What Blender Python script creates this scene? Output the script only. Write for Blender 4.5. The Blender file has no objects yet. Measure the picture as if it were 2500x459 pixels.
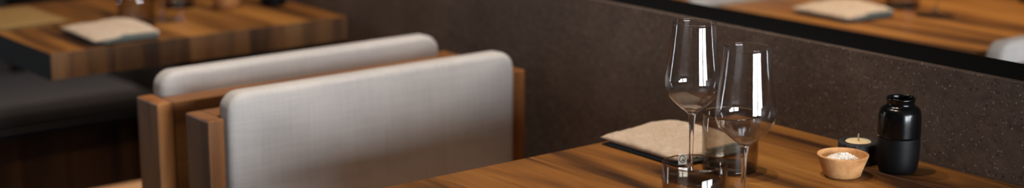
import bpy, bmesh, math, random
from mathutils import Matrix, Vector, noise

random.seed(7)
scene = bpy.context.scene
C = scene.collection
PI = math.pi

# ------------------------------------------------------------------ camera
CAM = Vector((1.817, -1.921, 1.38))
PITCH, AZ = math.radians(12.8), math.radians(38.25)
F = Vector((-math.cos(AZ), math.sin(AZ), 0)); RT = Vector((math.sin(AZ), math.cos(AZ), 0)); UZ = Vector((0, 0, 1))
FW = F * math.cos(PITCH) - UZ * math.sin(PITCH); UP = F * math.sin(PITCH) + UZ * math.cos(PITCH)
cd = bpy.data.cameras.new('camera'); cam = bpy.data.objects.new('camera', cd); C.objects.link(cam)
m = Matrix((RT, UP, -FW)).transposed().to_4x4(); m.translation = CAM
cam.matrix_world = m
cd.sensor_fit = 'HORIZONTAL'; cd.sensor_width = 36.0; cd.lens = 3850 / 2500 * 36.0
cd.clip_start = 0.05; cd.clip_end = 50
cd.dof.use_dof = True; cd.dof.focus_distance = 2.22; cd.dof.aperture_fstop = 2.15
scene.camera = cam

# ------------------------------------------------------------------ world, lights, exposure
w = bpy.data.worlds.new('world'); scene.world = w; w.use_nodes = True
w.node_tree.nodes['Background'].inputs[0].default_value = (0.55, 0.65, 0.8, 1)
w.node_tree.nodes['Background'].inputs[1].default_value = 0.25
WINDOW_STRENGTH = 34.0
LAMP = 105.0
LAMP_COLOR = (1.0, 0.76, 0.53)
vs = scene.view_settings
vs.view_transform = 'Standard'; vs.look = 'None'; vs.gamma = 1.0; vs.use_curve_mapping = False
vs.exposure = 0.0
scene.cycles.transparent_max_bounces = 40
scene.cycles.max_bounces = 14
scene.cycles.transmission_bounces = 14

def spot(loc, energy, size=54, radius=0.022, aim=None, color=None):
    l = bpy.data.lights.new('ceiling_spot', 'SPOT'); l.energy = energy; l.color = color or LAMP_COLOR
    l.spot_size = math.radians(size); l.spot_blend = 1.0; l.shadow_soft_size = radius
    o = bpy.data.objects.new('ceiling_spot', l); C.objects.link(o); o.location = loc
    if aim:
        o.rotation_euler = (Vector(aim) - Vector(loc)).to_track_quat('-Z', 'Y').to_euler()
spot((0.15, -0.43, 2.35), LAMP * 0.58, 46, aim=(0.22, -0.36, 0.75))
spot((-0.44, -0.36, 2.6), LAMP * 1.6, 96, 0.05, aim=(-0.8, -0.36, 0.75), color=(1.0, 0.88, 0.78))
spot((-1.50, -0.25, 2.35), LAMP * 0.5)
spot((-0.45, 1.15, 2.35), LAMP * 1.5)

# ------------------------------------------------------------------ materials
def srgb(r, g, b):
    f = lambda c: (c / 255 / 12.92) if c / 255 <= 0.04045 else ((c / 255 + 0.055) / 1.055) ** 2.4
    return (f(r), f(g), f(b), 1)

class NT:
    def __init__(s, name):
        s.m = bpy.data.materials.new(name); s.m.use_nodes = True
        s.t = s.m.node_tree; s.t.nodes.clear()
        s.out = s.n('ShaderNodeOutputMaterial')
    def n(s, typ, **kw):
        x = s.t.nodes.new(typ)
        for k, v in kw.items():
            if k[:2] == 'i_':
                x.inputs[k[2:].replace('_', ' ')].default_value = v
            else:
                setattr(x, k, v)
        return x
    def l(s, a, b): s.t.links.new(a, b)
    def coord(s, scale=(1, 1, 1), kind='Object', rot=(0, 0, 0)):
        c = s.n('ShaderNodeTexCoord'); mp = s.n('ShaderNodeMapping')
        mp.inputs['Scale'].default_value = scale; mp.inputs['Rotation'].default_value = rot
        s.l(c.outputs[kind], mp.inputs[0]); return mp.outputs[0]
    def noise(s, vec, scale=5, detail=4, rough=0.55, dist=0):
        x = s.n('ShaderNodeTexNoise'); x.inputs['Scale'].default_value = scale; x.inputs['Detail'].default_value = detail
        x.inputs['Roughness'].default_value = rough; x.inputs['Distortion'].default_value = dist
        s.l(vec, x.inputs['Vector']); return x.outputs['Fac']
    def ramp(s, fac, stops):
        r = s.n('ShaderNodeValToRGB'); e = r.color_ramp.elements
        while len(e) < len(stops): e.new(0.5)
        for el, (p, c) in zip(e, stops): el.position = p; el.color = c
        s.l(fac, r.inputs[0]); return r.outputs['Color']
    def mix(s, a, b, fac, mode='MIX'):
        x = s.n('ShaderNodeMix', data_type='RGBA', blend_type=mode)
        for inp, v in ((x.inputs[6], a), (x.inputs[7], b), (x.inputs[0], fac)):
            if hasattr(v, 'node'): s.l(v, inp)
            else: inp.default_value = v
        return x.outputs[2]
    def bump(s, h, strength=0.3, dist=0.001):
        b = s.n('ShaderNodeBump'); b.inputs['Strength'].default_value = strength; b.inputs['Distance'].default_value = dist
        s.l(h, b.inputs['Height']); return b.outputs[0]
    def bsdf(s, color, rough=0.5, spec=0.5, normal=None, **kw):
        b = s.n('ShaderNodeBsdfPrincipled')
        for inp, v in ((b.inputs['Base Color'], color), (b.inputs['Roughness'], rough), (b.inputs['Specular IOR Level'], spec)):
            if hasattr(v, 'node'): s.l(v, inp)
            else: inp.default_value = v
        for k, v in kw.items(): b.inputs[k.replace('_', ' ')].default_value = v
        if normal: s.l(normal, b.inputs['Normal'])
        s.l(b.outputs[0], s.out.inputs[0]); return b

def plain(name, col, rough=0.5, spec=0.5, **kw):
    t = NT(name); v = t.coord((1, 1, 1)); n = t.noise(v, 60, 3)
    c = t.mix(col, tuple(x * 0.8 for x in col[:3]) + (1,), n)
    t.bsdf(c, rough, spec, **kw); return t.m

def wood(name, light, mid, dark, rough=0.42, tint=0.45, axis='X', spec=0.35, pores=0.55):
    """Boards with the grain along one axis; each board's own object colour shifts its tone."""
    t = NT(name)
    sc = {'X': (1.6, 14, 14), 'Y': (14, 1.6, 14), 'Z': (14, 14, 1.6)}[axis]
    info = t.n('ShaderNodeObjectInfo')
    co = t.n('ShaderNodeTexCoord'); add = t.n('ShaderNodeVectorMath', operation='ADD')
    rnd = t.n('ShaderNodeVectorMath', operation='SCALE'); rnd.inputs['Scale'].default_value = 7.0
    cmb = t.n('ShaderNodeCombineXYZ')
    for i in range(3): t.l(info.outputs['Random'], cmb.inputs[i])
    t.l(cmb.outputs[0], rnd.inputs[0]); t.l(co.outputs['Object'], add.inputs[0]); t.l(rnd.outputs[0], add.inputs[1])
    def mp(scale):
        x = t.n('ShaderNodeMapping'); x.inputs['Scale'].default_value = scale; t.l(add.outputs[0], x.inputs[0]); return x.outputs[0]
    big = t.noise(mp(tuple(k * 0.55 for k in sc)), 1.6, 3, 0.55, 0.6)
    grain = t.noise(mp(tuple(k * (1 if k < 3 else 3.2) for k in sc)), 4.0, 5, 0.65, 0.4)
    fine = t.noise(mp(tuple(k * (2 if k < 3 else 14) for k in sc)), 5.0, 2, 0.5)
    c = t.ramp(big, [(0.36, dark), (0.49, mid), (0.68, light)])
    g = t.ramp(grain, [(0.30, (0.62, 0.58, 0.55, 1)), (0.55, (1, 1, 1, 1)), (0.8, (1.12, 1.1, 1.08, 1))])
    c = t.mix(c, g, 0.55, 'MULTIPLY')
    fg = t.ramp(fine, [(0.35, (0.7, 0.68, 0.66, 1)), (0.6, (1, 1, 1, 1))])
    c = t.mix(c, fg, 0.35, 'MULTIPLY')
    pore = t.noise(co.outputs['Object'], 420, 3, 0.7)
    c = t.mix(c, t.ramp(pore, [(0.36, (0.55, 0.5, 0.46, 1)), (0.5, (1, 1, 1, 1)), (0.68, (1.18, 1.15, 1.1, 1))]), pores, 'MULTIPLY')
    c = t.mix(c, info.outputs['Color'], tint, 'MULTIPLY')
    t.bsdf(c, rough, spec, t.bump(fine, 0.12, 0.0006)); return t.m

M = {}
M['table_wood'] = wood('oiled_table_wood', srgb(152, 106, 50), srgb(120, 78, 34), srgb(54, 32, 15), 0.42, 0.5, spec=0.25)
M['end_wood'] = wood('end_grain_wood', srgb(122, 92, 58), srgb(104, 74, 44), srgb(62, 40, 28), 0.65, 1.0, 'Z')
M['chair_wood'] = wood('chair_wood', srgb(150, 102, 56), srgb(132, 86, 46), srgb(108, 68, 36), 0.38, 0.6, 'Y')
M['post_wood'] = wood('chair_post_wood', srgb(150, 102, 56), srgb(132, 86, 46), srgb(108, 68, 36), 0.38, 0.6, 'Z')
M['seat_wood'] = wood('seat_wood', srgb(206, 164, 124), srgb(190, 148, 108), srgb(150, 112, 80), 0.5, 0.5, 'Y')
M['bench_wood'] = wood('bench_wood', srgb(120, 80, 50), srgb(100, 66, 40), srgb(70, 44, 28), 0.5, 0.5, 'Z')
M['bowl_wood'] = wood('bowl_wood', srgb(226, 178, 126), srgb(206, 154, 102), srgb(166, 112, 68), 0.55, 0.3, 'Y', 0.25, 0.15)
M['dark_steel'] = plain('black_steel', srgb(34, 36, 40), 0.45, 0.4)
M['black_ledge'] = plain('black_ledge', srgb(7, 7, 7), 0.65, 0.08)
M['side_shade'] = plain('side_shade_black', srgb(22, 23, 25), 0.6, 0.2)  # near-black colour stands in for shade on the table sides
M['tan_card'] = plain('tan_leather', srgb(134, 106, 64), 0.7, 0.2)
M['paint'] = plain('dark_plaster', srgb(92, 84, 78), 0.8, 0.2)
M['ceiling'] = plain('ceiling_plaster', srgb(110, 102, 96), 0.9, 0.2)
M['floor'] = wood('floor_wood', srgb(74, 66, 58), srgb(60, 52, 46), srgb(40, 36, 32), 0.55, 0.4, 'X')

def fabric(name, a, b, scale=1.0, rough=0.9):
    t = NT(name)
    h = t.noise(t.coord((90 * scale, 9 * scale, 500 * scale)), 1.0, 3, 0.6)
    v = t.noise(t.coord((90 * scale, 500 * scale, 9 * scale)), 1.0, 3, 0.6)
    big = t.noise(t.coord((1, 1, 1)), 9, 3)
    mx = t.mix(h, v, 0.5)
    c = t.ramp(mx, [(0.22, b), (0.78, a)])
    c = t.mix(c, t.ramp(big, [(0.35, (0.86, 0.86, 0.87, 1)), (0.65, (1, 1, 1, 1))]), 0.7, 'MULTIPLY')
    t.bsdf(c, rough, 0.15, t.bump(mx, 0.5, 0.0015), Sheen_Weight=0.15); return t.m
M['linen_grey'] = fabric('grey_linen', srgb(190, 184, 178), srgb(160, 154, 149))
M['bench_fabric'] = fabric('bench_fabric', srgb(84, 80, 82), srgb(66, 62, 64))

def cloth(name, a, b, weave=700):
    t = NT(name)
    n1 = t.noise(t.coord((weave, weave * 0.2, weave * 0.4)), 1.0, 2); n2 = t.noise(t.coord((weave * 0.2, weave, weave * 0.4)), 1.0, 2)
    mx = t.mix(n1, n2, 0.5)
    blot = t.noise(t.coord(), 22, 4)
    c = t.ramp(mx, [(0.35, b), (0.65, a)])
    c = t.mix(c, t.ramp(blot, [(0.3, (0.82, 0.78, 0.72, 1)), (0.65, (1, 1, 1, 1))]), 0.6, 'MULTIPLY')
    t.bsdf(c, 0.9, 0.1, t.bump(mx, 0.4, 0.0008), Sheen_Weight=0.1); return t.m
M['napkin_beige'] = cloth('beige_linen', srgb(178, 164, 148), srgb(154, 137, 120))
M['napkin_teal'] = cloth('teal_linen', srgb(74, 84, 84), srgb(48, 56, 58))
M['napkin_hem'] = cloth('grey_teal_hem', srgb(112, 120, 116), srgb(78, 88, 86))
M['tag_white'] = plain('tag_cloth', srgb(206, 200, 194), 0.8, 0.2)
M['tag_ink'] = plain('tag_ink', srgb(40, 62, 60), 0.8, 0.2)

def stone():
    """Dark speckled composite slab: brown-grey with pale grains, dark pits and soft clouding."""
    t = NT('speckled_slab'); v = t.coord()
    cloud = t.noise(v, 5, 5, 0.6); mott = t.noise(v, 70, 4, 0.65)
    c = t.ramp(cloud, [(0.3, srgb(62, 50, 42)), (0.55, srgb(76, 62, 53)), (0.75, srgb(88, 75, 66))])
    c = t.mix(c, t.ramp(mott, [(0.32, (0.62, 0.58, 0.56, 1)), (0.5, (1, 1, 1, 1)), (0.7, (1.2, 1.18, 1.15, 1))]), 0.8, 'MULTIPLY')
    def grains(scale, lo, hi, seed):
        vo = t.n('ShaderNodeTexVoronoi', feature='F1'); vo.inputs['Scale'].default_value = scale
        mp = t.coord((1, 1, 1)); mp.node.inputs['Location'].default_value = (seed, seed, seed)
        t.l(mp, vo.inputs['Vector'])
        d = t.ramp(vo.outputs['Distance'], [(lo, (1, 1, 1, 1)), (hi, (0, 0, 0, 1))])
        sep = t.n('ShaderNodeSeparateColor'); t.l(vo.outputs['Color'], sep.inputs[0])
        pick = t.ramp(sep.outputs[0], [(0.80, (0, 0, 0, 1)), (0.86, (1, 1, 1, 1))])
        return t.mix(d, pick, 1.0, 'MULTIPLY')
    g1 = grains(210, 0.18, 0.34, 0.0); g2 = grains(330, 0.2, 0.36, 3.1); g3 = grains(170, 0.2, 0.4, 7.7)
    c = t.mix(c, srgb(128, 115, 106), g1); c = t.mix(c, srgb(112, 99, 90), g2); c = t.mix(c, srgb(40, 33, 29), g3)
    t.bsdf(c, 0.62, 0.35, t.bump(mott, 0.5, 0.0015)); return t.m
M['stone'] = stone()

def thin_glass(name, tint=(1, 1, 1), edge=(0.8, 0.8, 0.82), rough=0.0, refl=1.0):
    """Blown glass wall: light goes through tinted, the surface reflects by Fresnel."""
    t = NT(name)
    lw = t.n('ShaderNodeLayerWeight'); lw.inputs['Blend'].default_value = 0.25
    fr = t.n('ShaderNodeFresnel'); geo = t.n('ShaderNodeNewGeometry')          # the far side of a wall reflects like its near side
    ior = t.n('ShaderNodeMapRange'); ior.inputs['To Min'].default_value = 1.52; ior.inputs['To Max'].default_value = 1 / 1.52
    t.l(geo.outputs['Backfacing'], ior.inputs['Value']); t.l(ior.outputs[0], fr.inputs['IOR'])
    tc = t.mix(tuple(tint) + (1,), tuple(edge) + (1,), lw.outputs['Facing'])
    tr = t.n('ShaderNodeBsdfTransparent'); t.l(tc, tr.inputs[0])
    gl = t.n('ShaderNodeBsdfGlossy'); gl.inputs['Roughness'].default_value = rough; gl.inputs['Color'].default_value = (refl, refl, refl, 1)
    mx = t.n('ShaderNodeMixShader'); t.l(fr.outputs[0], mx.inputs[0]); t.l(tr.outputs[0], mx.inputs[1]); t.l(gl.outputs[0], mx.inputs[2])
    t.l(mx.outputs[0], t.out.inputs[0]); return t.m
def bowl_glass():
    """Thin blown wall above, passing into the thick, refracting glass at the root of the bowl."""
    m = thin_glass('wine_bowl_glass', (0.985, 0.985, 0.985), (0.75, 0.75, 0.75)); t = NT.__new__(NT); t.m = m; t.t = m.node_tree
    t.out = [n for n in t.t.nodes if n.type == 'OUTPUT_MATERIAL'][0]
    thin = t.out.inputs[0].links[0].from_socket
    gl = t.n('ShaderNodeBsdfGlass'); gl.inputs['IOR'].default_value = 1.5; gl.inputs['Roughness'].default_value = 0.0
    co = t.n('ShaderNodeTexCoord'); sp = t.n('ShaderNodeSeparateXYZ'); t.l(co.outputs['Object'], sp.inputs[0])
    mr = t.n('ShaderNodeMapRange', interpolation_type='SMOOTHSTEP'); mr.inputs['From Min'].default_value = 0.104; mr.inputs['From Max'].default_value = 0.128
    mr.inputs['To Min'].default_value = 0.95; mr.inputs['To Max'].default_value = 0.0
    t.l(sp.outputs['Z'], mr.inputs['Value'])
    mx = t.n('ShaderNodeMixShader'); t.l(mr.outputs[0], mx.inputs[0]); t.l(thin, mx.inputs[1]); t.l(gl.outputs[0], mx.inputs[2])
    t.l(mx.outputs[0], t.out.inputs[0]); return m
M['bowl_glass'] = bowl_glass()
M['glass'] = thin_glass('clear_blown_glass', (0.985, 0.985, 0.985), (0.75, 0.75, 0.75))
M['smoke_base'] = thin_glass('smoked_glass_base', (0.55, 0.50, 0.45), (0.4, 0.36, 0.32))
M['smoke'] = thin_glass('smoked_glass', (0.86, 0.83, 0.79), (0.46, 0.41, 0.36))
tg = NT('solid_clear_glass'); g = tg.n('ShaderNodeBsdfGlass'); g.inputs['IOR'].default_value = 1.5; g.inputs['Roughness'].default_value = 0.0
tg.l(g.outputs[0], tg.out.inputs[0]); M['solid_glass'] = tg.m
tg = NT('smoked_rim_glass'); g = tg.n('ShaderNodeBsdfGlass'); g.inputs['IOR'].default_value = 1.5; g.inputs['Roughness'].default_value = 0.0; g.inputs['Color'].default_value = (0.86, 0.82, 0.76, 1)
tg.l(g.outputs[0], tg.out.inputs[0]); M['smoke_rim'] = tg.m

def ceramic(name, col, rough, spec):
    t = NT(name); n = t.noise(t.coord(), 90, 4)
    r = t.ramp(n, [(0.3, (rough * 0.85,) * 3 + (1,)), (0.7, (rough * 1.15,) * 3 + (1,))])
    t.bsdf(col, r, spec, t.bump(n, 0.08, 0.0006)); return t.m
M['vase_gloss'] = ceramic('black_glaze', srgb(4, 4, 5), 0.2, 0.35)
M['vase_matte'] = ceramic('black_matte_clay', srgb(9, 9, 11), 0.5, 0.18)
t = NT('charred_wood'); v = t.coord((1, 1, 0.25)); n = t.noise(v, 170, 4, 0.7)
t.bsdf(t.ramp(n, [(0.35, srgb(14, 14, 16)), (0.7, srgb(52, 54, 60))]), 0.55, 0.4, t.bump(n, 0.9, 0.003)); M['charred'] = t.m
t = NT('candle_wax'); t.bsdf(srgb(236, 208, 170), 0.5, 0.3, Subsurface_Weight=0.3); M['wax'] = t.m
M['wick'] = plain('wick_cotton', srgb(214, 196, 170), 0.9, 0.1)
t = NT('sea_salt'); t.bsdf(srgb(250, 246, 240), 0.35, 0.4, Subsurface_Weight=0.15); M['salt'] = t.m
t = NT('window_daylight'); e = t.n('ShaderNodeEmission'); e.inputs[0].default_value = (0.88, 0.94, 1.0, 1); e.inputs[1].default_value = WINDOW_STRENGTH
t.l(e.outputs[0], t.out.inputs[0]); M['daylight'] = t.m

# ------------------------------------------------------------------ mesh helpers
def link(name, me, mats, parent=None, loc=None, smooth=False):
    o = bpy.data.objects.new(name, me); C.objects.link(o)
    for mt in (mats if isinstance(mats, (list, tuple)) else [mats]): me.materials.append(M[mt])
    if smooth:
        for p in me.polygons: p.use_smooth = True
    if parent: o.parent = parent
    if loc: o.location = loc
    return o
def mesh(verts, faces, name='mesh'):
    me = bpy.data.meshes.new(name); me.from_pydata(verts, [], faces); me.update(); return me
def box_mesh(x0, x1, y0, y1, z0, z1, bevel=0.0, seg=2):
    bm = bmesh.new(); bmesh.ops.create_cube(bm, size=1)
    for v in bm.verts:
        v.co = Vector(((x0 + x1) / 2 + v.co.x * (x1 - x0), (y0 + y1) / 2 + v.co.y * (y1 - y0), (z0 + z1) / 2 + v.co.z * (z1 - z0)))
    if bevel: bmesh.ops.bevel(bm, geom=bm.edges[:], offset=bevel, segments=seg, profile=0.5, affect='EDGES')
    me = bpy.data.meshes.new('box'); bm.to_mesh(me); bm.free(); return me
def boxes_mesh(lst):
    bm = bmesh.new()
    for (x0, x1, y0, y1, z0, z1) in lst:
        r = bmesh.ops.create_cube(bm, size=1)
        for v in r['verts']:
            v.co = Vector(((x0 + x1) / 2 + v.co.x * (x1 - x0), (y0 + y1) / 2 + v.co.y * (y1 - y0), (z0 + z1) / 2 + v.co.z * (z1 - z0)))
    me = bpy.data.meshes.new('boxes'); bm.to_mesh(me); bm.free(); return me
def lathe(profile, seg=64, closed=False, wob=None):
    """Revolve (r, z) points about Z. closed: profile loops back on itself (a ring); otherwise r=0 ends are poles."""
    verts, faces, rings = [], [], []
    for (r, z) in profile:
        if r < 1e-6:
            rings.append([len(verts)]); verts.append((0, 0, z))
        else:
            s = len(verts); rings.append(list(range(s, s + seg)))
            for k in range(seg):
                a = 2 * PI * k / seg; rr = r * (wob(a, z) if wob else 1)
                verts.append((rr * math.cos(a), rr * math.sin(a), z))
    n = len(rings)
    for i in range(n if closed else n - 1):
        A, B = rings[i], rings[(i + 1) % n]
        for k in range(seg):
            k2 = (k + 1) % seg
            if len(A) == 1 and len(B) == 1: continue
            if len(A) == 1: faces.append((A[0], B[k2], B[k]))
            elif len(B) == 1: faces.append((A[k], A[k2], B[0]))
            else: faces.append((A[k], A[k2], B[k2], B[k]))
    me = mesh(verts, faces)
    bm = bmesh.new(); bm.from_mesh(me); bmesh.ops.recalc_face_normals(bm, faces=bm.faces[:]); bm.to_mesh(me); bm.free()
    return me
def spline(pts, n=6):
    """Catmull-Rom through (r, z) points."""
    out = []
    P = [pts[0]] + list(pts) + [pts[-1]]
    for i in range(1, len(P) - 2):
        p0, p1, p2, p3 = P[i - 1], P[i], P[i + 1], P[i + 2]
        for k in range(n):
            u = k / n
            out.append(tuple(0.5 * (2 * p1[j] + (p2[j] - p0[j]) * u + (2 * p0[j] - 5 * p1[j] + 4 * p2[j] - p3[j]) * u * u + (3 * p1[j] - p0[j] - 3 * p2[j] + p3[j]) * u ** 3) for j in (0, 1)))
    out.append(tuple(pts[-1])); return out
def cushion_mesh(w, h, t, rc, re):
    """Upholstered slab: w (y) x h (z) x t (x), corners of radius rc in its outline, rolled edges of radius re, faces a little domed."""
    def outline(inset):
        pts = []; r = max(rc - inset, 0.002); hw, hh = w / 2 - inset, h / 2 - inset
        for (cy, cz, a0) in ((hw - r, hh - r, 0), (-hw + r, hh - r, PI / 2), (-hw + r, -hh + r, PI), (hw - r, -hh + r, 1.5 * PI)):
            for k in range(9):
                a = a0 + PI / 2 * k / 8; pts.append((cy + r * math.cos(a), cz + r * math.sin(a)))
        return pts
    prof = []
    for k in range(7):
        a = PI / 2 * k / 6; prof.append((re * (1 - math.sin(a)), t / 2 - re + re * math.cos(a)))
    loops = [(i, x) for (i, x) in prof] + [(i, -x) for (i, x) in reversed(prof)]
    verts, faces = [], []; n = 36
    for (i, x) in loops:
        for (y, z) in outline(i): verts.append((x, y, z))
    for a in range(len(loops) - 1):
        for k in range(n):
            k2 = (k + 1) % n
            faces.append((a * n + k, a * n + k2, (a + 1) * n + k2, (a + 1) * n + k))
    for base, sx, flip in ((0, 1, True), ((len(loops) - 1) * n, -1, False)):   # domed caps built of shrinking rings
        prev = list(range(base, base + n)); ring0 = [verts[i] for i in prev]
        for s, d in ((0.93, 0.0022), (0.8, 0.004), (0.55, 0.0055), (0.25, 0.006)):
            cur = []
            for (x, y, z) in ring0:
                cur.append(len(verts)); verts.append((x + sx * d, y * s, z * s))
            for k in range(n):
                k2 = (k + 1) % n; faces.append((prev[k], prev[k2], cur[k2], cur[k]))
            prev = cur
        faces.append(tuple(prev))
    me = mesh(verts, faces)
    bm = bmesh.new(); bm.from_mesh(me); bmesh.ops.recalc_face_normals(bm, faces=bm.faces[:]); bm.to_mesh(me); bm.free()
    return me
def thing(name, label, cat, loc=(0, 0, 0), rz=0, group=None):
    o = bpy.data.objects.new(name, None); C.objects.link(o); o.location = loc; o.rotation_euler = (0, 0, rz)
    o.empty_display_size = 0.05
    return tag(o, label, cat, group)
def tag(o, label, cat, group=None):
    o['label'] = label; o['category'] = cat
    if group: o['group'] = group
    return o
def struct(o, label=None):
    o['kind'] = 'structure'
    if label: o['label'] = label
    return o
def copy_tree(o, parent=None):
    c = o.copy(); C.objects.link(c); c.parent = parent
    for ch in list(o.children): copy_tree(ch, c)
    return c
def place(proto, used, loc, rz, label, group=None):
    o = copy_tree(proto) if used.get(proto.name) else proto
    used[proto.name] = True
    o.location = loc; o.rotation_euler = (0, 0, rz); o['label'] = label
    if group: o['group'] = group
    return o
used = {}

# ------------------------------------------------------------------ the room
X0, X1, Y0, Y1, ZC = -4.2, 4.4, -4.2, 3.4, 2.8
struct(link('floor', box_mesh(X0, X1, Y0, Y1, -0.1, 0), 'floor'), 'dark wooden floor of the dining room')
struct(link('ceiling', box_mesh(X0, X1, Y0, Y1, ZC, ZC + 0.1), 'ceiling'), 'plain dark plaster ceiling')
struct(link('wall_far', box_mesh(X0 - 0.1, X0, Y0, Y1, 0, ZC), 'paint'), 'dark plaster wall at the far end')
struct(link('wall_left', box_mesh(X0, X1, Y0 - 0.1, Y0, 0, ZC), 'paint'), 'dark plaster wall on the left')
struct(link('wall_right', box_mesh(X0, X1, Y1, Y1 + 0.1, 0, ZC), 'paint'), 'dark plaster wall on the right')
WY0, WY1, WZ0, WZ1 = -1.85, 0.85, 0.35, 1.80
struct(link('wall_window', boxes_mesh([(X1, X1 + 0.1, Y0, WY0, 0, ZC), (X1, X1 + 0.1, WY1, Y1, 0, ZC), (X1, X1 + 0.1, WY0, WY1, 0, WZ0), (X1, X1 + 0.1, WY0, WY1, WZ1, ZC)]), 'paint'), 'dark plaster wall holding the tall window')
win = bpy.data.objects.new('window_1', None); C.objects.link(win); struct(win, 'tall window with two panes and black frame')
win.location = (X1, (WY0 + WY1) / 2, WZ0)
hw, hh = (WY1 - WY0) / 2, WZ1 - WZ0
for s in (-1, 1):
    a, b = sorted((s * 0.13, s * (hw - 0.05)))
    link('window_pane', box_mesh(0.04, 0.05, a, b, 0.05, hh - 0.05), 'daylight', win)
link('window_frame', boxes_mesh([(0.01, 0.09, -hw, -hw + 0.05, 0, hh), (0.01, 0.09, hw - 0.05, hw, 0, hh), (0.01, 0.09, -0.13, 0.13, 0, hh), (0.01, 0.09, -hw, hw, 0, 0.05), (0.01, 0.09, -hw, hw, hh - 0.05, hh)]), 'dark_steel', win)

def slit_window(name, loc, rz, wd, z0, z1, label):
    o = bpy.data.objects.new(name, None); C.objects.link(o); struct(o, label); o.location = loc; o.rotation_euler = (0, 0, rz)
    link('window_pane', box_mesh(0.004, 0.012, -wd / 2, wd / 2, z0, z1), 'daylight', o)
    link('window_frame', boxes_mesh([(0, 0.03, -wd / 2 - 0.04, -wd / 2, z0 - 0.04, z1 + 0.04), (0, 0.03, wd / 2, wd / 2 + 0.04, z0 - 0.04, z1 + 0.04), (0, 0.03, -wd / 2, wd / 2, z0 - 0.04, z0), (0, 0.03, -wd / 2, wd / 2, z1, z1 + 0.04)]), 'dark_steel', o)
slit_window('window_2', (X0 + 0.002, -2.9, 0), 0, 0.10, 0.3, 2.3, 'narrow tall window at the far end of the room')
slit_window('window_3', (2.5, Y1 - 0.002, 0), -PI / 2, 0.10, 0.3, 2.3, 'narrow tall window in the wall beyond the divider')

# low divider: speckled slab facing the tables, black ledge behind it
div = thing('divider_wall', 'low dark speckled stone divider with black ledge along the tables', 'divider', (0, 0, 0))
link('stone_slab', box_mesh(-3.4, 2.6, 0.0, 0.014, 0, 0.8995, 0.0012, 2), 'stone', div)
link('ledge', box_mesh(-3.4, 2.6, 0.014, 0.124, 0, 0.8985, 0.001, 1), 'black_ledge', div)['label'] = 'flat black ledge behind the stone'

# ------------------------------------------------------------------ tables
def table(name_label, x0, x1, y0, y1, cuts, tones, thick=0.055, slab=(-0.33, 0.33), sx=0.0):
    t = thing('dining_table', name_label, 'table', ((x0 + x1) / 2, (y0 + y1) / 2, 0), 0, 'wooden dining tables')
    ox, oy = (x0 + x1) / 2, (y0 + y1) / 2
    for i in range(len(cuts) - 1):
        a, b = cuts[i], cuts[i + 1]
        me = box_mesh(-(x1 - x0) / 2, (x1 - x0) / 2, -(b - a) / 2 + 0.0001, (b - a) / 2 - 0.0001, 0.75 - thick, 0.75, 0.0006, 1)
        o = link('plank', me, ['table_wood', 'end_wood'], t, (0, (a + b) / 2 - oy, 0))
        for p in me.polygons:
            if abs(p.normal.x) > 0.7: p.material_index = 1
        k = tones[i % len(tones)]; o.color = (k, k * 0.97, k * 0.94, 1)
    link('shade_strip', box_mesh(-(x1 - x0) / 2, (x1 - x0) / 2, y0 - oy - 0.004, y0 - oy - 0.0001, 0.75 - thick, 0.7496, 0.0005, 1), 'side_shade', t)['label'] = 'black strip painted as the shade on the table side'  # added strip: shade of the table's side put into its colour
    link('base_light_block', box_mesh(sx - 0.03, sx + 0.03, slab[0], slab[1], 0.012, 0.75 - thick - 0.008, 0.004, 2), 'dark_steel', t)  # unseen base, made wide by default to block window light under the top
    link('base_light_block_plate', box_mesh(sx - 0.12, sx + 0.12, slab[0], slab[1], 0.75 - thick - 0.008, 0.75 - thick, 0.001, 1), 'dark_steel', t)
    link('base_plate', box_mesh(sx - 0.15, sx + 0.15, slab[0], slab[1], 0, 0.012, 0.002, 1), 'dark_steel', t)
    return t
def even(y0, y1, n, jit=0.25):
    ws = [1 + random.uniform(-jit, jit) for _ in range(n)]; s = sum(ws); out = [y0]
    for k in ws: out.append(out[-1] + k / s * (y1 - y0))
    return out
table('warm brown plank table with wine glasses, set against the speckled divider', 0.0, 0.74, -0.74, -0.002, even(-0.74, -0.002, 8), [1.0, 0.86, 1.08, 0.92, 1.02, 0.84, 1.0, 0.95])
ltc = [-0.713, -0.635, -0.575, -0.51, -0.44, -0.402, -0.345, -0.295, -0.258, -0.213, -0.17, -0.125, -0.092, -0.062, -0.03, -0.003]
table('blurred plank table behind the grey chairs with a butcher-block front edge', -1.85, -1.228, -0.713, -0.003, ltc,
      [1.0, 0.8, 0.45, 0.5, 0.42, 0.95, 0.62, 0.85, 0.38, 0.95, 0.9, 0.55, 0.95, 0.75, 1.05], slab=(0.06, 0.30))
table('orange brown plank table beyond the black ledge', -0.80, -0.075, 0.772, 1.50, even(0.772, 1.50, 9), [1.1, 1.04, 1.12, 1.0, 1.06, 1.1, 1.02], slab=(0.27, 0.35))

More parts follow.
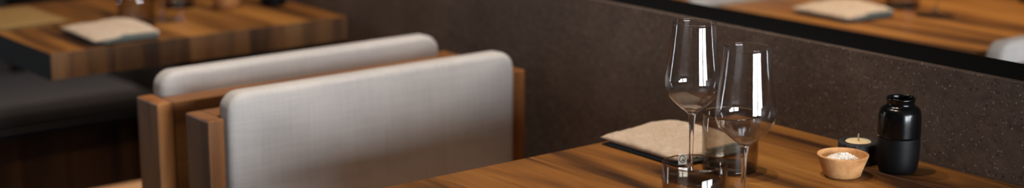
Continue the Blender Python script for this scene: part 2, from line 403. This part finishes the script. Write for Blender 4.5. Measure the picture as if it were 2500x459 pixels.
# ------------------------------------------------------------------ chairs (front = +X, rear face of the back at local x = 0)
def make_chair():
    t = thing('dining_chair', '', 'chair', group='grey padded wooden dining chairs')
    W = 0.335; D = 0.082; TOP = 0.76
    for s in (-1, 1):
        a, b = sorted((s * W, s * (W - 0.030)))
        q = 1.5 if s > 0 else 1.0                 # one post tinted paler: the light falling on it is put into its colour
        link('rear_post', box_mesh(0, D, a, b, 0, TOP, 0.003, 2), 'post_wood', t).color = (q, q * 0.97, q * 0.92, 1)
    link('back_panel', box_mesh(0, 0.048, -W + 0.0302, W - 0.0302, 0.42, TOP - 0.0002, 0.002, 2), 'chair_wood', t)
    p = link('back_cushion', cushion_mesh(0.602, 0.318, 0.044, 0.032, 0.012), 'linen_grey', t, (0.072, 0, 0.6425), smooth=True)
    p['label'] = 'light grey linen back cushion'
    s = link('seat', box_mesh(D + 0.0005, 0.505, -W, W, 0.435, 0.48, 0.006, 2), 'seat_wood', t)
    for sy in (-1, 1):
        a, b = sorted((sy * W, sy * (W - 0.05)))
        link('front_leg', box_mesh(0.44, 0.495, a, b, 0, 0.435, 0.003, 1), 'post_wood', t)
    return t
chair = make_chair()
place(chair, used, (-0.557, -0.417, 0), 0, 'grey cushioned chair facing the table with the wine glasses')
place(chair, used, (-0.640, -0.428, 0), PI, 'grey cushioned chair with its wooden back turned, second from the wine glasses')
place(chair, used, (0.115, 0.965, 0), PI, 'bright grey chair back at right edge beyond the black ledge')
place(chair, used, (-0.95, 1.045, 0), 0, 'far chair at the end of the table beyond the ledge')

# bench on the far side of the blurred table
bench = thing('bench', 'dark upholstered bench behind the blurred plank table', 'bench', (-2.25, -0.85, 0))
link('seat_cushion', box_mesh(-0.24, 0.25, -0.75, 0.73, 0.405, 0.45, 0.012, 3), 'bench_fabric', bench)
link('seat_board', box_mesh(-0.24, 0.252, -0.75, 0.73, 0.385, 0.405, 0.002, 1), 'dark_steel', bench)
for k in range(12):
    a = -0.72 + k * 0.12
    o = link('front_board', box_mesh(0.215, 0.235, a + 0.001, a + 0.119, 0.06, 0.3845, 0.001, 1), 'bench_wood', bench)
    q = (1.0, 0.7, 0.85, 0.55)[k % 4]; o.color = (q, q, q, 1)
link('plinth', box_mesh(-0.22, 0.21, -0.72, 0.70, 0, 0.3845), 'dark_steel', bench)

# ------------------------------------------------------------------ glassware
TOPZ = 0.7503
outer = spline([(0.0062, 0.0975), (0.0105, 0.1015), (0.0172, 0.1065), (0.0240, 0.1125), (0.0312, 0.1195), (0.0368, 0.127), (0.0400, 0.135), (0.0408, 0.143), (0.0403, 0.152), (0.0386, 0.165), (0.0362, 0.182), (0.0336, 0.204), (0.0308, 0.2305)], 5)
inner = [(max(r - (0.0009 if z > 0.132 else 0.0009 + (0.132 - z) * 0.05), 0.0), z) for (r, z) in outer if z > 0.1045]
def make_wine_glass():
    t = thing('wine_glass', '', 'glass', group='stemmed wine glasses')
    prof = outer + [(outer[-1][0] - 0.0004, 0.2309)] + [(r, z + 0.0003) for (r, z) in reversed(inner)] + [(0.006, 0.1052), (0.0, 0.1045)]
    link('bowl', lathe(prof, 96), 'bowl_glass', t, smooth=True)
    rr, rz = outer[-1][0] - 0.00045, 0.2308
    link('rim', lathe([(rr + 0.00062 * math.cos(2 * PI * k / 8), rz + 0.0006 * math.sin(2 * PI * k / 8)) for k in range(8)], 96, True), 'solid_glass', t, smooth=True)
    st = [(0.0, 0.1005), (0.0048, 0.0998), (0.0060, 0.0972)] + spline([(0.0058, 0.0955), (0.0049, 0.088), (0.0038, 0.074), (0.0032, 0.055), (0.0032, 0.032), (0.0036, 0.019), (0.0052, 0.0115)], 5) + [(0.0, 0.0113)]
    link('stem', lathe(st, 40), 'solid_glass', t, smooth=True)
    ft = spline([(0.0052, 0.0112), (0.0085, 0.0085), (0.0150, 0.0062), (0.0260, 0.0038), (0.0370, 0.0024), (0.0410, 0.0019)], 5)
    ft = [(0.0, 0.0112)] + ft + [(0.0412, 0.0011), (0.0410, 0.0006), (0.038, 0.0003), (0.030, 0.0008), (0.0, 0.0022)]
    link('foot', lathe(ft, 96), 'glass', t, smooth=True)
    link('foot_edge', lathe([(0.0424 + 0.0011 * math.cos(2 * PI * k / 10), 0.0012 + 0.0010 * math.sin(2 * PI * k / 10)) for k in range(10)], 96, True), 'glass', t, smooth=True)
    return t
wg = make_wine_glass()
place(wg, used, (0.238, -0.345, TOPZ), 0, 'wine glass standing behind the front tumbler, farther and left of its twin')
place(wg, used, (0.412, -0.419, TOPZ), 0, 'nearest and largest wine glass, with the pinkish window streak')
place(wg, used, (-1.441, -0.359, TOPZ), 0, 'blurred wine glass on the table behind the grey chairs')
place(wg, used, (-0.397, 1.068, TOPZ), 0, 'blurred wine glass on the table beyond the black ledge')

def make_tumbler():
    t = thing('tumbler', '', 'tumbler', group='smoked glass tumblers')
    R, H = 0.0425, 0.086
    prof = [(0.0, 0.0008), (0.034, 0.0004), (0.0400, 0.0008), (0.0410, 0.002), (0.0413, 0.006), (R - 0.0006, 0.05), (R, H - 0.0006), (R - 0.0007, H), (R - 0.0015, H - 0.0006), (R - 0.0022, 0.05), (0.0398, 0.012), (0.0394, 0.0088), (0.0385, 0.0078), (0.036, 0.0072), (0.0, 0.0070)]
    link('glass_wall', lathe(prof, 96), 'smoke', t, smooth=True)
    link('base', lathe([(0.0, 0.0011), (0.0375, 0.0011), (0.0388, 0.002), (0.0390, 0.0055), (0.0383, 0.0066), (0.0, 0.0066)], 72), 'smoke_base', t, smooth=True)
    link('rim', lathe([(R - 0.0007 + 0.0009 * math.cos(2 * PI * k / 10), H - 0.0002 + 0.0009 * math.sin(2 * PI * k / 10)) for k in range(10)], 96, True), 'smoke_rim', t, smooth=True)
    return t
tb = make_tumbler()
place(tb, used, (0.404, -0.503, TOPZ), 0, 'smoked tumbler at the bottom edge, in front of the wine glasses')
place(tb, used, (0.240, -0.266, TOPZ), 0, 'smoked tumbler beside the folded napkin, behind the nearest wine glass')
place(tb, used, (-1.420, -0.434, TOPZ), 0, 'blurred smoked tumbler behind the napkin on the far left table')
place(tb, used, (-1.590, -0.250, TOPZ), 0, 'blurred dark tumbler at top edge beside the pale bowl')
place(tb, used, (-0.520, 1.105, TOPZ), 0, 'blurred smoked tumbler behind the napkin beyond the ledge')

# ------------------------------------------------------------------ napkins
def soft_slab(sx, sy, z0, hfun, n=44, e=7.0, seed=0.0, crease=0.0):
    """Folded cloth: rounded rolled rim, uneven soft top."""
    V, Fc = [], []
    def pt(i, j, top):
        u = -1 + 2 * i / n; v = -1 + 2 * j / n
        k = max(0.0, (1 - abs(u) ** e)) ** 0.5 * max(0.0, (1 - abs(v) ** e)) ** 0.5
        h = hfun(u, v)
        x = u * sx / 2 + 0.0025 * noise.noise(Vector((u * 1.7 + seed, v * 1.7, 1.3))); y = v * sy / 2 + 0.0025 * noise.noise(Vector((u * 1.7, v * 1.7 + seed, 5.3)))
        wr = 0.0018 * noise.noise(Vector((u * 3 + seed, v * 3, 0))) + crease * noise.noise(Vector((u * 2 + v * 5 + seed, u * 7 - v * 2, 2)))
        z = z0 + h * 0.5 + (h * 0.5 + wr) * k if top else z0 + h * 0.5 - h * 0.5 * k
        return (x, y, max(z, z0))
    for top in (True, False):
        for i in range(n + 1):
            for j in range(n + 1): V.append(pt(i, j, top))
    N = (n + 1) ** 2; q = lambda i, j, t: i * (n + 1) + j + (0 if t else N)
    for i in range(n):
        for j in range(n):
            Fc.append((q(i, j, 1), q(i + 1, j, 1), q(i + 1, j + 1, 1), q(i, j + 1, 1)))
            Fc.append((q(i, j, 0), q(i, j + 1, 0), q(i + 1, j + 1, 0), q(i + 1, j, 0)))
    me = mesh(V, Fc)
    bm = bmesh.new(); bm.from_mesh(me); bmesh.ops.remove_doubles(bm, verts=bm.verts[:], dist=1e-6); bmesh.ops.recalc_face_normals(bm, faces=bm.faces[:]); bm.to_mesh(me); bm.free()
    return me
def napkin(label, loc, rz, sx=0.178, sy=0.150, seed=0.0, tagged=False):
    t = thing('folded_napkin', label, 'napkin', loc, rz, 'folded linen napkins')
    link('under_fold', soft_slab(sx - 0.004, sy - 0.002, 0.0, lambda u, v: 0.0034, 30, 9, seed + 3), 'napkin_teal', t, smooth=True)['label'] = 'dark teal underside of the napkin'
    hf = lambda u, v: 0.0155 + 0.0065 * (v * 0.5 + 0.5) + 0.004 * math.exp(-((u - 0.1) ** 2 + (v - 0.6) ** 2) * 2)
    link('top_fold', soft_slab(sx, sy, 0.0034, hf, 48, 6, seed, 0.0026), 'napkin_beige', t, smooth=True)
    for k, (pro, y0, z0) in enumerate(((0.0022, -0.36, 0.0042), (0.0034, -0.24, 0.0078), (0.0028, -0.16, 0.0114), (0.0012, -0.08, 0.0150))):   # folded hems showing at the open end
        link('hem', box_mesh(sx / 2 - 0.014, sx / 2 + pro, sy * y0, sy * (0.46 - 0.012 * k), z0, z0 + 0.0031, 0.0011, 2), 'napkin_hem', t)
    if tagged:   # stitched cloth tag with a ring emblem at the near corner
        tg = link('cloth_tag', box_mesh(-0.0065, 0.0065, -0.0006, 0.0006, -0.008, 0.008, 0.0004, 1), 'tag_white', t, (sx / 2 + 0.0016, -sy / 2 + 0.0065, 0.0125))
        tg.rotation_euler = (math.radians(-14), 0, math.radians(58))
        ring, rf = [], []
        for k in range(28):
            a = 2 * PI * k / 28
            for r in (0.0050, 0.0038): ring.append((r * math.cos(a), -0.0008, r * 1.15 * math.sin(a)))
        for k in range(28):
            k2 = (k + 1) % 28; rf.append((2 * k, 2 * k2, 2 * k2 + 1, 2 * k + 1))
        b = len(ring); ring += [(-0.0026, -0.0008, -0.0028), (0.0030, -0.0008, -0.0028), (0.0014, -0.0008, 0.0022), (0.0004, -0.0008, -0.0004)]
        rf.append((b, b + 1, b + 2, b + 3))
        e = link('emblem', mesh(ring, rf), 'tag_ink', tg); e['label'] = 'dark teal round emblem on the tag'
    return t
napkin('folded beige napkin with small round-emblem tag beside the wine glasses', (0.096, -0.243, TOPZ), 0, seed=0.4, tagged=True)
napkin('blurred beige and teal napkin on the table behind the chairs', (-1.335, -0.535, TOPZ), math.radians(-2), 0.19, 0.15, 2.2)
napkin('blurred beige napkin on the table beyond the black ledge', (-0.535, 0.905, TOPZ), math.radians(-3), 0.178, 0.155, 4.9)
mat = thing('tan_menu', 'flat tan folded menu at the upper left table corner', 'menu', (-1.66, -0.625, TOPZ))
link('back_cover', box_mesh(-0.125, 0.125, -0.085, 0.085, 0.0, 0.003, 0.001, 1), 'tan_card', mat)
link('front_cover', soft_slab(0.25, 0.17, 0.0032, lambda u, v: 0.006, 24, 12, 8), 'tan_card', mat, smooth=True)

# ------------------------------------------------------------------ salt bowl, candle, vases
def make_bowl():
    t = thing('salt_bowl', '', 'bowl', group='small turned wooden bowls')
    prof = [(0.0, 0.0), (0.0255, 0.0), (0.0272, 0.0012), (0.0300, 0.010), (0.0345, 0.0225), (0.0368, 0.0285), (0.0376, 0.0305), (0.0374, 0.0318), (0.0364, 0.0322), (0.0345, 0.0320), (0.0336, 0.0308), (0.0318, 0.0250), (0.0280, 0.0140), (0.0220, 0.0085), (0.0, 0.0070)]
    link('bowl_body', lathe(prof, 72), 'bowl_wood', t, smooth=True)
    return t
bw = make_bowl()
place(bw, used, (0.362, -0.156, TOPZ), 0.6, 'small light wooden bowl of salt beside the black vase')
place(bw, used, (-1.51, -0.161, TOPZ), 2.0, 'blurred pale wooden bowl on the far left table')
def salt(label, loc, n, seed):
    rnd = random.Random(seed); bm = bmesh.new()
    base = lathe([(0.0, 0.0), (0.0215, 0.0006), (0.0262, 0.0085), (0.0268, 0.0105), (0.022, 0.0155), (0.013, 0.0195), (0.0, 0.0212)], 32)
    bm.from_mesh(base)
    for _ in range(n):
        r = 0.0265 * math.sqrt(rnd.random()); a = rnd.random() * 2 * PI
        z = 0.0108 + 0.0108 * (1 - (r / 0.027) ** 1.6) + rnd.uniform(-0.001, 0.0016)
        s = rnd.uniform(0.0010, 0.0027)
        mt = Matrix.Translation((r * math.cos(a), r * math.sin(a), z)) @ Matrix.Rotation(rnd.random() * PI, 4, Vector((rnd.uniform(-1, 1), rnd.uniform(-1, 1), rnd.uniform(-1, 1))).normalized()) @ Matrix.Diagonal((s, s * rnd.uniform(0.5, 1), s * rnd.uniform(0.3, 0.8), 1))
        bmesh.ops.create_cube(bm, size=1.3, matrix=mt)
    me = bpy.data.meshes.new('salt'); bm.to_mesh(me); bm.free()
    o = link('salt', me, 'salt', None, loc); tag(o, label, 'salt'); o['kind'] = 'stuff'
salt('white flaky salt heaped in the small wooden bowl', (0.362, -0.156, TOPZ + 0.0092), 900, 3)

rim_w = lambda a, z: 1 + 0.008 * math.sin(9 * a + z * 300) + 0.006 * math.sin(23 * a)
ch = thing('candle_holder', 'black charred round candle holder between bowl and vase', 'candle holder', (0.326, -0.078, TOPZ))
link('holder_body', lathe([(0.0, 0.0), (0.0275, 0.0), (0.0295, 0.0015), (0.0302, 0.004), (0.0304, 0.028), (0.0295, 0.0312), (0.0275, 0.0322), (0.0215, 0.0322), (0.0203, 0.0312), (0.0203, 0.0162), (0.0, 0.016)], 96, wob=rim_w), 'charred', ch, smooth=True)
cn = thing('tealight_candle', 'cream unlit tealight candle set in the black holder', 'candle', (0.326, -0.078, TOPZ + 0.0162))
link('wax', lathe([(0.0, 0.0), (0.0185, 0.0), (0.0192, 0.001), (0.0192, 0.0148), (0.0185, 0.0156), (0.010, 0.0150), (0.003, 0.0152), (0.0, 0.0152)], 56), 'wax', cn, smooth=True)
link('wick', lathe([(0.0, 0.0145), (0.0012, 0.0145), (0.0012, 0.020), (0.0011, 0.0262), (0.0, 0.0268)], 10), 'wick', cn, smooth=True)

def make_vase():
    t = thing('black_vase', '', 'vase', group='black ceramic vases')
    low = spline([(0.0255, 0.0), (0.0278, 0.003), (0.0296, 0.009), (0.0307, 0.018), (0.0312, 0.030), (0.0314, 0.042), (0.0314, 0.053)], 4)
    up = spline([(0.0316, 0.0532), (0.0316, 0.066), (0.0314, 0.078), (0.0308, 0.086), (0.0292, 0.0925), (0.0262, 0.0965), (0.0228, 0.0985), (0.0207, 0.1005), (0.0200, 0.103), (0.0206, 0.1065), (0.0213, 0.1092), (0.0208, 0.1110), (0.0196, 0.1114), (0.0184, 0.1104), (0.0176, 0.106), (0.0178, 0.1), (0.0220, 0.094), (0.0270, 0.086), (0.0275, 0.06), (0.0272, 0.02), (0.0220, 0.006)], 4)
    link('lower_body', lathe([(0.0, 0.0)] + low + [(0.029, 0.0531)], 72), 'vase_matte', t, smooth=True)['label'] = 'unglazed matte lower half'
    link('upper_body', lathe([(0.0285, 0.05325)] + up + [(0.0, 0.005)], 72), 'vase_gloss', t, smooth=True)['label'] = 'glossy black glazed upper half'
    return t
vp = make_vase()
place(vp, used, (0.396, -0.072, TOPZ), 0, 'small black ceramic vase by the speckled divider beside the candle')
place(vp, used, (-1.475, -0.055, TOPZ), 0, 'blurred black vase at top edge on the far left table')
place(vp, used, (-0.375, 1.41, TOPZ), 0, 'blurred black vase at the top right corner beyond the ledge')
